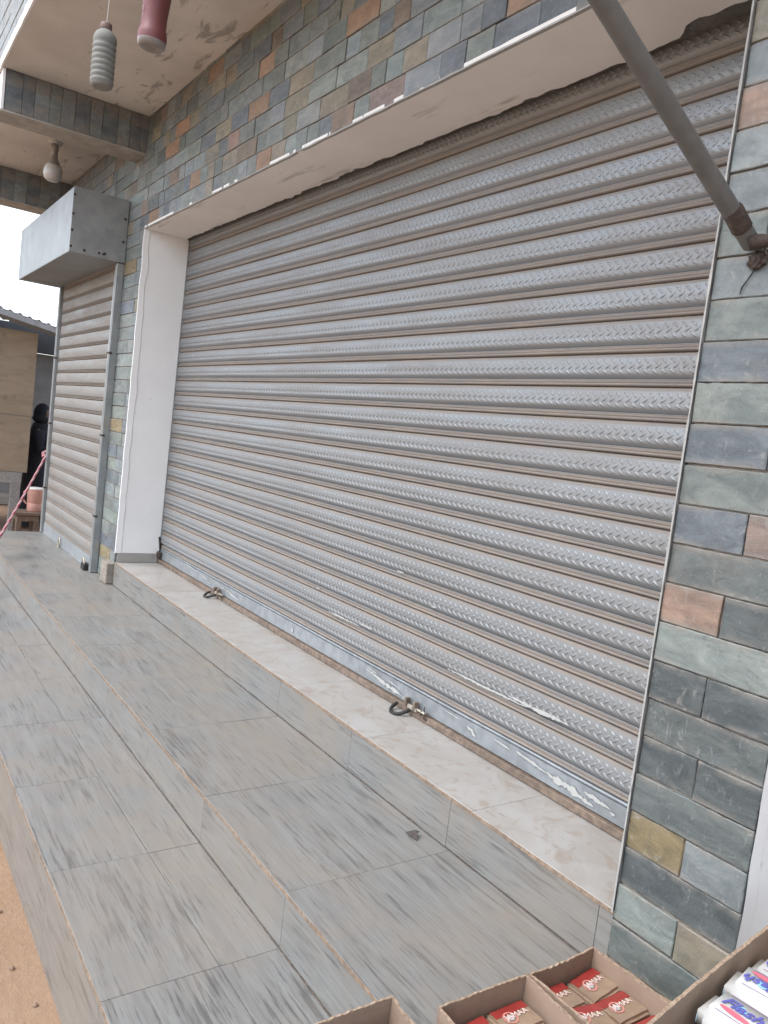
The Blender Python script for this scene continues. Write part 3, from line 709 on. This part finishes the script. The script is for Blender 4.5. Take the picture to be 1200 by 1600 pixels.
# ------------------------------------------------------------------ cartons and packs
def carton(name, x0, x1, y0, y1, z0, z1, label, t=.004, seed=0, flap=None, rot=0):
    cx, cyy = (x0 + x1) / 2, (y0 + y1) / 2
    root = empty(name, (cx, cyy, z0), label, 'carton', 'open cartons in front of the pillar'); root.rotation_euler = (0, 0, rot)
    a, b, h = (x1 - x0) / 2, (y1 - y0) / 2, z1 - z0
    MB().box(-a + .001, a - .001, -b + .001, b - .001, .0005, .006).build('bottom', 'carton', root)
    def wallp(p, q, nrm, sd):
        p, q, nrm = Vector(p), Vector(q), Vector(nrm); n = 26; vs = []
        for i in range(n + 1):
            u = i / n; e = p.lerp(q, u); bow = nrm * (.004 * math.sin(PI * u) * (1 if sd % 2 else -.5))
            hh = h + .004 * noise.noise((u * 5, sd, 0)) + .0025 * noise.noise((u * 23, sd, 3))
            for (zz2, off) in ((.0006, 0), (hh * .5, 0), (hh, 0), (hh + .001, t), (hh * .5, t), (.0006, t)):
                vs.append(e + nrm * off + bow * (zz2 / h) + Vector((0, 0, zz2)))
        fs = [(i * 6 + j, i * 6 + (j + 1) % 6, (i + 1) * 6 + (j + 1) % 6, (i + 1) * 6 + j) for i in range(n) for j in range(6)] + [tuple(range(6)), tuple(n * 6 + j for j in range(6))]
        w = MB().add(vs, fs).build('side_wall', 'carton', root)
        rv = []
        for i in range(n * 3 + 1):
            u = i / (n * 3); e = p.lerp(q, u); bow = nrm * (.004 * math.sin(PI * u) * (1 if sd % 2 else -.5))
            hh = h + .004 * noise.noise((u * 5, sd, 0)) + .0025 * noise.noise((u * 23, sd, 3)) + .0012; j1 = .0014 * noise.noise((u * 60, sd, 8)); j2 = .0014 * noise.noise((u * 60, sd, 18))
            for (off, dz) in ((-.0006 + j1 * .6, -.003), (-.0005 + j1 * .6, .0), (t + .0005 + j2 * .6, .0004), (t + .0006 + j2 * .6, -.003)): rv.append(e + nrm * off + bow + Vector((0, 0, hh + dz + j1 * .5)))
        MB().add(rv, [(i * 4 + j, i * 4 + j + 1, (i + 1) * 4 + j + 1, (i + 1) * 4 + j) for i in range(n * 3) for j in range(3)]).build('torn_rim', 'carton_edge', w)
        return w
    wallp((-a, -b + .0005, 0), (-a, b - .0005, 0), (1, 0, 0), seed); wallp((a, -b + .0005, 0), (a, b - .0005, 0), (-1, 0, 0), seed + 1)
    wallp((-a + t + .001, -b, 0), (a - t - .001, -b, 0), (0, 1, 0), seed + 2); w = wallp((-a + t + .001, b, 0), (a - t - .001, b, 0), (0, -1, 0), seed + 3)
    if name == 'soap_carton': MB().box(-a + .012, a - .012, -b + .012, b - .012, .0065, .0565).build('insert', 'carton', root)
    if flap:                                       # torn flap folded down outside the back wall
        mb = ragged(-a + .03, a * .25, h - .03, h + .002, b + .002, .006, .006, .003, seed); mb.build('torn_flap', 'carton_edge', w)
        mb = ragged(a * .3, a - .02, h - .022, h - .001, b + .002, .005, .006, .003, seed + 2); mb.build('torn_flap', 'carton_edge', w)
    return root
carton('soap_carton', -1.045, -.70, -.352, -.142, ZU + .0008, .578, 'open cardboard carton of soap bars closest to the slate pillar', seed=3, flap=True, rot=.01)
carton('soap_carton', -1.046, -.70, -.60, -.364, ZU + .0008, .580, 'open cardboard carton of soap bars in the middle of the row', seed=12, rot=-.02)
carton('scrap_carton', -1.112, -.98, -.93, -.662, ZL + .0008, .582, 'small carton with torn cardboard inside at the bottom edge', seed=22)
tp = [(-.14, .04, .4), (.02, -.03, -.3), (.10, .05, .9)]
for i, (x, y, r) in enumerate(((-1.07, -.735, .5), (-1.02, -.72, -.4))):
    mb = ragged(-.045, .045, 0, .075 + .02 * i, 0, .012, .006, .004, i + 31)
    o = mb.build('cardboard_scrap', 'carton', None, (x, y, .48)); o.rotation_euler = (.25 - .4 * i, .1, r)
    MB().box(-.04, .04, -.03, .03, -.205, .0).build('folded_stack', 'carton', o) if 0 else None
    tag(o, ('torn piece of cardboard standing in the small carton, left one', 'torn piece of cardboard standing in the small carton, right one')[i], 'cardboard', 'torn cardboard pieces')
fl = MB().cham(-.055, .055, -.11, .11, 0, .206, .004).build('cardboard_bundle', 'carton', None, (-1.046, -.796, ZL + .008)); tag(fl, 'folded cardboard bundle filling the small carton at the bottom edge', 'cardboard')

def soap_proto():
    root = empty('soap_pack', (0, 0, 0), 'soap', 'soap')
    L, Wd, H = .102, .076, .050                  # y, x, z
    b = bmesh.new(); bmesh.ops.create_cube(b, size=1)
    for v in b.verts: v.co = Vector((v.co.x * Wd, v.co.y * L, v.co.z * H + H / 2))
    bmesh.ops.bevel(b, geom=list(b.edges), offset=.006, segments=2, affect='EDGES'); bmesh.ops.subdivide_edges(b, edges=[e for e in b.edges if e.calc_length() > .02], cuts=3, use_grid_fill=True)
    for v in b.verts: v.co += Vector((noise.noise(v.co * 60), noise.noise(v.co * 60 + Vector((5, 0, 0))), -abs(noise.noise(v.co * 70 + Vector((0, 9, 0)))))) * .0016
    MB().bm(b, False).build('bar', 'soap_wrap', root)
    e = .0006
    pts = [(-Wd / 2 - e, .012), (-Wd / 2 - e, H - .007), (-Wd / 2 + .002, H - .0018), (-Wd / 2 + .007, H + e), (-Wd / 2 + .026, H + e)]
    n = 10; vs = []
    for i in range(n + 1):
        y = -L / 2 + .007 + (L - .014) * i / n; w = .005 * noise.noise((i * .7, 3, 0))
        for j, (x, z) in enumerate(pts): vs.append((x + (w if j == 4 else 0), y, z))
    MB().add(vs, [(i * 5 + j, i * 5 + j + 1, (i + 1) * 5 + j + 1, (i + 1) * 5 + j) for i in range(n) for j in range(4)], True).build('red_band', 'red_wrap', root)
    mb = MB()
    for (r0, r1, m_) in ((.013, .0165, 0),):
        vs = []; n = 22
        for i in range(n): a = 2 * PI * i / n; vs += [(r0 * math.cos(a), r0 * math.sin(a), 0), (r1 * math.cos(a), r1 * math.sin(a), 0)]
        mb.add(vs, [(2 * i, 2 * i + 1, (2 * i + 3) % (2 * n), (2 * i + 2) % (2 * n)) for i in range(n)])
    mb.build('emblem_ring', 'emblem_print', root, (-.002, -.014, H + .0014))
    mb = MB(); vs = [(.008 * math.cos(2 * PI * i / 14), .008 * math.sin(2 * PI * i / 14), 0) for i in range(14)]; mb.add(vs, [tuple(range(14))])
    mb.build('emblem_mark', 'logo_grey', root, (-.002, -.014, H + .0012))
    text_obj('JAMAA', .020, 'wrap_print', root, (-.004, .004, H + .0018), (0, 0, PI / 2))
    return root
sp0 = soap_proto()
first = True
def put(x, y, z, rz, lab, ry=0, rx=0):
    global first
    o = sp0 if first else copy_tree(sp0); first = False
    o.location = (x, y, z); o.rotation_euler = (rx, ry, rz); tag(o, lab, 'soap', 'soap packs in the cartons')
names_b1 = []
ordn = ['first', 'second', 'third', 'fourth']
zt_ = ZU + .095 - .0
ST = ZU + .0068
for r in range(4):
    for c in range(2):
        x = -.995 + r * .0785; y = -.196 - c * .106
        rot = random.uniform(-.13, .13) + (-.5 if (r == 1 and c == 1) else 0) * .6
        lift = .012 if (r == 1 and c == 1) else 0
        put(x, y + (.002 if c == 0 else 0), ST + .0515 + lift, rot, '%s soap pack in the %s row of the carton by the pillar' % (ordn[r], 'back' if c == 0 else 'front'), ry=random.uniform(-.06, .06))
for r in range(4):
    for c in range(2):
        x = -.995 + r * .0785; y = -.426 - c * .107
        put(x, y, ST + .0515, random.uniform(-.13, .13) - (.25 if c == 0 and r == 1 else 0), '%s soap pack in the %s row of the middle carton' % (ordn[r], 'back' if c == 0 else 'front'), ry=random.uniform(-.08, .08))

# tissue carton, higher and nearer
FZ = .85
fc = carton('tissue_carton', -.653, -.353, -.59, -.09, ZU + .0008, FZ, 'tall cardboard carton of white tissue packs at the lower right', seed=40, t=.005, rot=.136)
def tissue(loc, rz, flip, label):
    root = empty('tissue_pack', loc, label, 'tissues', 'white tissue packs'); root.rotation_euler = (0, 0, rz)
    L, Wd, H = .15, .092, .055
    b = bmesh.new(); bmesh.ops.create_cube(b, size=1)
    for v in b.verts: v.co = Vector((v.co.x * L, v.co.y * Wd, v.co.z * H + H / 2))
    bmesh.ops.bevel(b, geom=list(b.edges), offset=.016, segments=3, affect='EDGES')
    for v in b.verts: v.co.z += .0025 * noise.noise((v.co.x * 30, v.co.y * 30, loc[1] * 9))
    MB().bm(b, True).build('wrapper', 'tissue_wrap', root)
    q = PI if flip else 0; s = -1 if flip else 1
    def blob(name, mat, cx, cyy, a, bb, rot, z):
        vs = [(cx + a * math.cos(t) * math.cos(rot) - bb * math.sin(t) * math.sin(rot), cyy + a * math.cos(t) * math.sin(rot) + bb * math.sin(t) * math.cos(rot), z) for t in [2 * PI * i / 24 for i in range(24)]]
        MB().add([(s * x, s * y, zz2) for x, y, zz2 in vs], [tuple(range(24))]).build(name, mat, root)
    blob('swoosh', 'red_print', s * -.024, -.016, .026, .0065, -.12, H + .0028)
    blob('swoosh_top', 'sky_print', s * -.024, .004, .009, .010, .3, H + .0024)
    text_obj('Flash', .031, 'blue_print', root, (-.022, s * .004, H + .0034), (0, 0, q), .35, .0006)
    for dy in (.026, -.030): MB().box(-.05, .03, dy, dy + .0012, H + .0024, H + .003).build('fine_print', 'violet_print', root)
    MB().box(-L / 2 - .0008, -L / 2 + .0002, -.03, .03, .018, .03).build('end_print', 'sky_print', root)
    MB().box(-.05, .03, -Wd / 2 - .0009, -Wd / 2 + .0002, .016, .036).build('side_print', 'violet_print', root)
zt2 = FZ - .060
TH = .136; ux, uy = math.cos(TH), math.sin(TH)
for i, (v_, u_, fl_, lab) in enumerate(((.045, -.060, True, 'white tissue pack with upside down lettering in the tall carton'), (-.060, -.056, False, 'white tissue pack with upright lettering in the tall carton'),
                                   (.150, -.062, True, 'white tissue pack by the back wall of the tall carton'), (-.165, -.058, False, 'white tissue pack at the near end of the tall carton'))):
    tissue((-.503 + u_ * ux - v_ * uy, -.34 + u_ * uy + v_ * ux, zt2 - (.0, .0, .02, .02)[i]), TH + (.05, -.03, 0, .04)[i], fl_, lab)
o = MB().box(-.138, .138, -.235, .235, .0, FZ - .085 - ZU).build('tissue_bundle', 'tissue_wrap', None, (-.503, -.34, ZU + .0075)); o.rotation_euler = (0, 0, TH)
tag(o, 'white bulk of further tissue packs filling the tall carton', 'tissues')

# ------------------------------------------------------------------ small litter
lf = MB().add([(-.03, -.014, .002), (-.005, -.02, .004), (.03, -.012, .003), (.012, .004, .016), (.004, .02, .012), (-.004, .006, .018)], [(0, 1, 5), (1, 2, 3), (1, 3, 5), (3, 4, 5)]).build('dry_leaf', 'dry_leaf', None, (-1.828, -.054, ZU + .0005))
tag(lf, 'small dark dry leaf on the upper step below the sill', 'leaf')
peb = None
spots = [(-2.45, -1.16), (-2.2, -1.21), (-2.6, -1.11), (-2.05, -1.2), (-2.3, -1.12), (-1.95, -1.25), (-2.75, -1.14), (-2.12, -1.09)]
for i, (x, y) in enumerate(spots):
    b = bmesh.new(); bmesh.ops.create_icosphere(b, subdivisions=1, radius=random.uniform(.006, .012))
    for v in b.verts: v.co *= 1 + .3 * noise.noise(v.co * 90 + Vector((i, 0, 0)))
    o = MB().bm(b).build('pebble', 'pebble', None, (x, y, gh(x, y) + .003)); tag(o, 'small brown pebble lying on the orange soil beside the lower step', 'pebble', 'pebbles on the soil')

# ------------------------------------------------------------------ beyond the terrace: kiosk, person, stool, bucket, rope
KX = -10.5
ki = empty('plywood_kiosk', (KX - .8, -.6, 0), 'plywood kiosk on timber legs with metal roof at the far left', 'kiosk')
KINV = Matrix.Translation((-(KX - .8), .6, 0))
def K_(mb, name, mat, par=None):
    o = mb.build(name, mat, None); o.parent = ki; o.matrix_parent_inverse = KINV; return o
K_(MB().cham(KX - .03, KX, -1.6, .285, 1.44, 2.46, .003), 'panel', 'plywood'); K_(MB().cham(KX - .03, KX - .002, -1.6, .28, .74, 1.434, .003), 'panel', 'plywood')
K_(MB().cham(KX - 1.6, KX - .032, -1.6, -1.57, .74, 2.5, .003), 'panel', 'plywood'); K_(MB().cham(KX - 1.6, KX - 1.57, -1.56, -.3, .74, 2.5, .003), 'panel', 'plywood')
K_(MB().cham(KX - .05, KX + .02, -1.6, .22, .60, .735, .004), 'floor_beam', 'grey_timber'); K_(MB().box(KX - 1.6, KX - .06, -1.6, .2, .68, .73), 'floor', 'grey_timber')
for (x, y) in ((KX - .05, .10), (KX - .05, -1.5), (KX - 1.5, -.35), (KX - 1.5, -1.5)): K_(MB().cham(x, x + .09, y, y + .11, -.05, .6, .004), 'leg', 'grey_timber')
K_(MB().cham(KX - .06, KX - .0, -1.5, .12, .40, .47, .004), 'cross_rail', 'grey_timber')
mb = MB(); ny = 60; vs = []
for i in range(ny + 1):
    y = -2.0 + 3.2 * i / ny
    for x in (KX + .25, KX - 2.2):
        zz2 = 2.665 - .185 * (y + .16) + (.16 if x < KX else 0) + .018 * math.cos(i * PI); vs += [(x, y, zz2), (x, y, zz2 - .006)]
mb.add(vs, [(i * 4, i * 4 + 4, i * 4 + 6, i * 4 + 2) for i in range(ny)] + [(i * 4 + 1, i * 4 + 3, i * 4 + 7, i * 4 + 5) for i in range(ny)] + [(i * 4, i * 4 + 1, i * 4 + 5, i * 4 + 4) for i in range(ny)])
K_(mb, 'roof', 'roof_metal')
mb = MB().add([(KX + .22, -2., 2.93), (KX + .25, -2., 2.93), (KX + .22, 1.2, 2.34), (KX + .25, 1.2, 2.34), (KX + .22, -2., 3.0), (KX + .25, -2., 3.0), (KX + .22, 1.2, 2.41), (KX + .25, 1.2, 2.41)],
              [(0, 1, 3, 2), (4, 6, 7, 5), (0, 4, 5, 1), (2, 3, 7, 6), (1, 5, 7, 3), (0, 2, 6, 4)])
K_(mb, 'fascia', 'roof_metal')
gw = empty('grey_shed', (-13.2, 1, 0), 'grey wall of a shed seen in the gap behind the kiosk', 'shed')
o = MB().box(-.05, .05, -1.4, 3.0, 0, 2.36).build('wall', 'far_wall', gw); MB().box(-.05, .30, -1.4, 3.0, 2.37, 2.75).build('eave_shadow_band', 'eave_shade', gw); MB().cham(.051, .08, -1.4, 3., 0, .15, .004).build('plinth', 'concrete', gw)  # projecting eave band coloured near black to stand in for its shadow

# person in a long dark robe, mostly hidden by the narrow shutter
PP = Vector((-11.0, .50, 0))
pe = empty('person', PP, 'person in a long dark robe and head covering standing behind the kiosk edge', 'person')
pe.rotation_euler = (0, 0, 1.2)
def skin_mesh(name, pts, edges, mat, parent, root=0, sub=2):
    me = bpy.data.meshes.new(name); me.from_pydata([p[0] for p in pts], edges, []); o = mk(name, me, mat, parent)
    md = o.modifiers.new('skin', 'SKIN'); 
    for i, p in enumerate(pts):
        r = p[1] if isinstance(p[1], tuple) else (p[1], p[1]); me.skin_vertices[0].data[i].radius = r
        me.skin_vertices[0].data[i].use_root = (i == root)
    md2 = o.modifiers.new('sub', 'SUBSURF'); md2.levels = sub; md2.render_levels = sub
    return o
pts = [((0, 0, .86), (.11, .15)), ((0, 0, 1.05), (.10, .13)), ((0, 0, 1.24), (.11, .16)), ((0, 0, 1.33), (.055, .06)), ((.01, 0, 1.40), (.055, .055)), ((.02, 0, 1.47), (.085, .07)), ((.015, 0, 1.55), (.075, .065)),
       ((0, -.17, 1.24), .055), ((.05, -.21, 1.02), .045), ((.21, -.12, 1.10), .036), ((.27, -.09, 1.20), .026),
       ((0, .17, 1.24), .055), ((.02, .22, 1.0), .045), ((.08, .22, .80), .036), ((.10, .21, .72), .026),
       ((0, -.09, .80), .075), ((.01, -.09, .45), .055), ((0, -.09, .08), .035), ((.12, -.09, .035), .032), ((0, .09, .80), .075), ((.01, .09, .45), .055), ((0, .09, .08), .035), ((.12, .09, .035), .032)]
ed = [(0, 1), (1, 2), (2, 3), (3, 4), (4, 5), (5, 6), (2, 7), (7, 8), (8, 9), (9, 10), (2, 11), (11, 12), (12, 13), (13, 14), (0, 15), (15, 16), (16, 17), (17, 18), (0, 19), (19, 20), (20, 21), (21, 22)]
body = skin_mesh('body', pts, ed, 'skin', pe)
hb = Vector((.27, -.09, 1.20))
for i, (dy, dz, L) in enumerate(((-.026, .01, .055), (-.009, .02, .075), (.008, .02, .08), (.024, .015, .072), (.036, .006, .055))):
    fp = [(hb, .014), (hb + Vector((.005, dy * .8, .035 + dz)), .010), (hb + Vector((.012, dy, .035 + dz + L * .5)), .009), (hb + Vector((.03, dy, .035 + dz + L * .9)), .007)]
    skin_mesh('finger', fp, [(0, 1), (1, 2), (2, 3)], 'skin', body, 0, 1)
mb = MB(); rings = [(.03, .24, .27), (.3, .215, .245), (.6, .19, .215), (.85, .17, .20), (1.05, .15, .19), (1.2, .15, .205), (1.30, .12, .17), (1.36, .10, .11)]; n = 22; vs = []
for (z, a, b) in rings:
    for j in range(n):
        t = 2 * PI * j / n; w = 1 + .06 * math.sin(5 * t + z * 2) * max(0, 1 - z); vs.append((a * w * math.cos(t), b * w * math.sin(t), z))
mb.add(vs, [(i * n + j, i * n + (j + 1) % n, (i + 1) * n + (j + 1) % n, (i + 1) * n + j) for i in range(len(rings) - 1) for j in range(n)], True)
mb.tube([(0, -.15, 1.25), (.05, -.22, 1.02), (.20, -.13, 1.11)], [.085, .075, .055], 12); mb.tube([(0, .15, 1.25), (.03, .23, 1.0), (.08, .22, .80)], [.085, .075, .055], 12)
mb.build('robe', 'robe', pe)
mb = MB(); b = bmesh.new(); bmesh.ops.create_uvsphere(b, u_segments=20, v_segments=14, radius=1)
for v in b.verts:
    z = v.co.z; v.co = Vector((v.co.x * .105 - .005, v.co.y * .10, 1.48 + z * .14)); 
    if z < -.3: v.co.x *= 1.25; v.co.y *= 1.5
    if v.co.x > .06 and -.35 < z < .5: v.co.x = .06
mb.bm(b, True).build('head_covering', 'robe', pe)
mb = MB()
for sgn in (-1, 1): mb.lathe([(.0002, .0), (.008, .0), (.006, .003)], 8)
f = MB().tube([(.105, 0, 1.49), (.125, 0, 1.455), (.108, 0, 1.445)], [.008, .014, .008], 8).build('nose', 'skin', body)
for sgn in (-1, 1): MB().tube([(.098, sgn * .033, 1.50), (.104, sgn * .033, 1.50)], [.012, .006], 8).build('eye', 'dark_iron', body)
MB().tube([(.096, -.024, 1.415), (.102, 0, 1.412), (.096, .024, 1.415)], .006, 6).build('mouth', 'brown_cap', body)

st = empty('wooden_stool', (-10.15, .245, 0), 'low dark wooden stool under the pink bucket', 'stool')
MB().cham(-.17, .17, -.15, .15, .27, .31, .006).build('seat', 'old_timber', st)
MB().cham(-.15, .15, -.12, .12, .20, .268, .004).build('apron', 'old_timber', st)
for sx_ in (-1, 1):
    for sy_ in (-1, 1): MB().cham(sx_ * .12 - .03, sx_ * .12 + .03, sy_ * .10 - .03, sy_ * .10 + .03, -.02, .205, .004).build('leg', 'old_timber', st)
bu = empty('pink_bucket', (-10.13, .325, .311), 'faded pink plastic container with white rim on the stool', 'bucket')
MB().lathe([(.0005, .0), (.075, .0), (.082, .012), (.084, .10), (.082, .104), (.086, .11), (.092, .27)], 24).build('body', 'bucket_pink', bu)
MB().lathe([(.092, .268), (.097, .27), (.097, .288), (.088, .29), (.0005, .287)], 24).build('lid', 'bucket_rim', bu)
MB().tube([(0, -.094, .26), (0, -.125, .23), (0, -.12, .12), (0, -.09, .09)], .011, 8).build('handle', 'bucket_pink', bu)
a = Vector((-7.80, -.05, 1.155)); b = Vector((-5.44, -.98, .30))
rp = MB().tube([a.lerp(b, i / 12) - Vector((0, 0, .035 * math.sin(PI * i / 12))) for i in range(13)], .011, 8).tube([a + Vector((.0, .02, .04)), a + Vector((-.02, -.02, .015)), a + Vector((.01, -.02, -.02))], .02, 8).build('striped_rope', 'rope')
tag(rp, 'pink and red striped rope tied to the narrow shutter rail', 'rope')
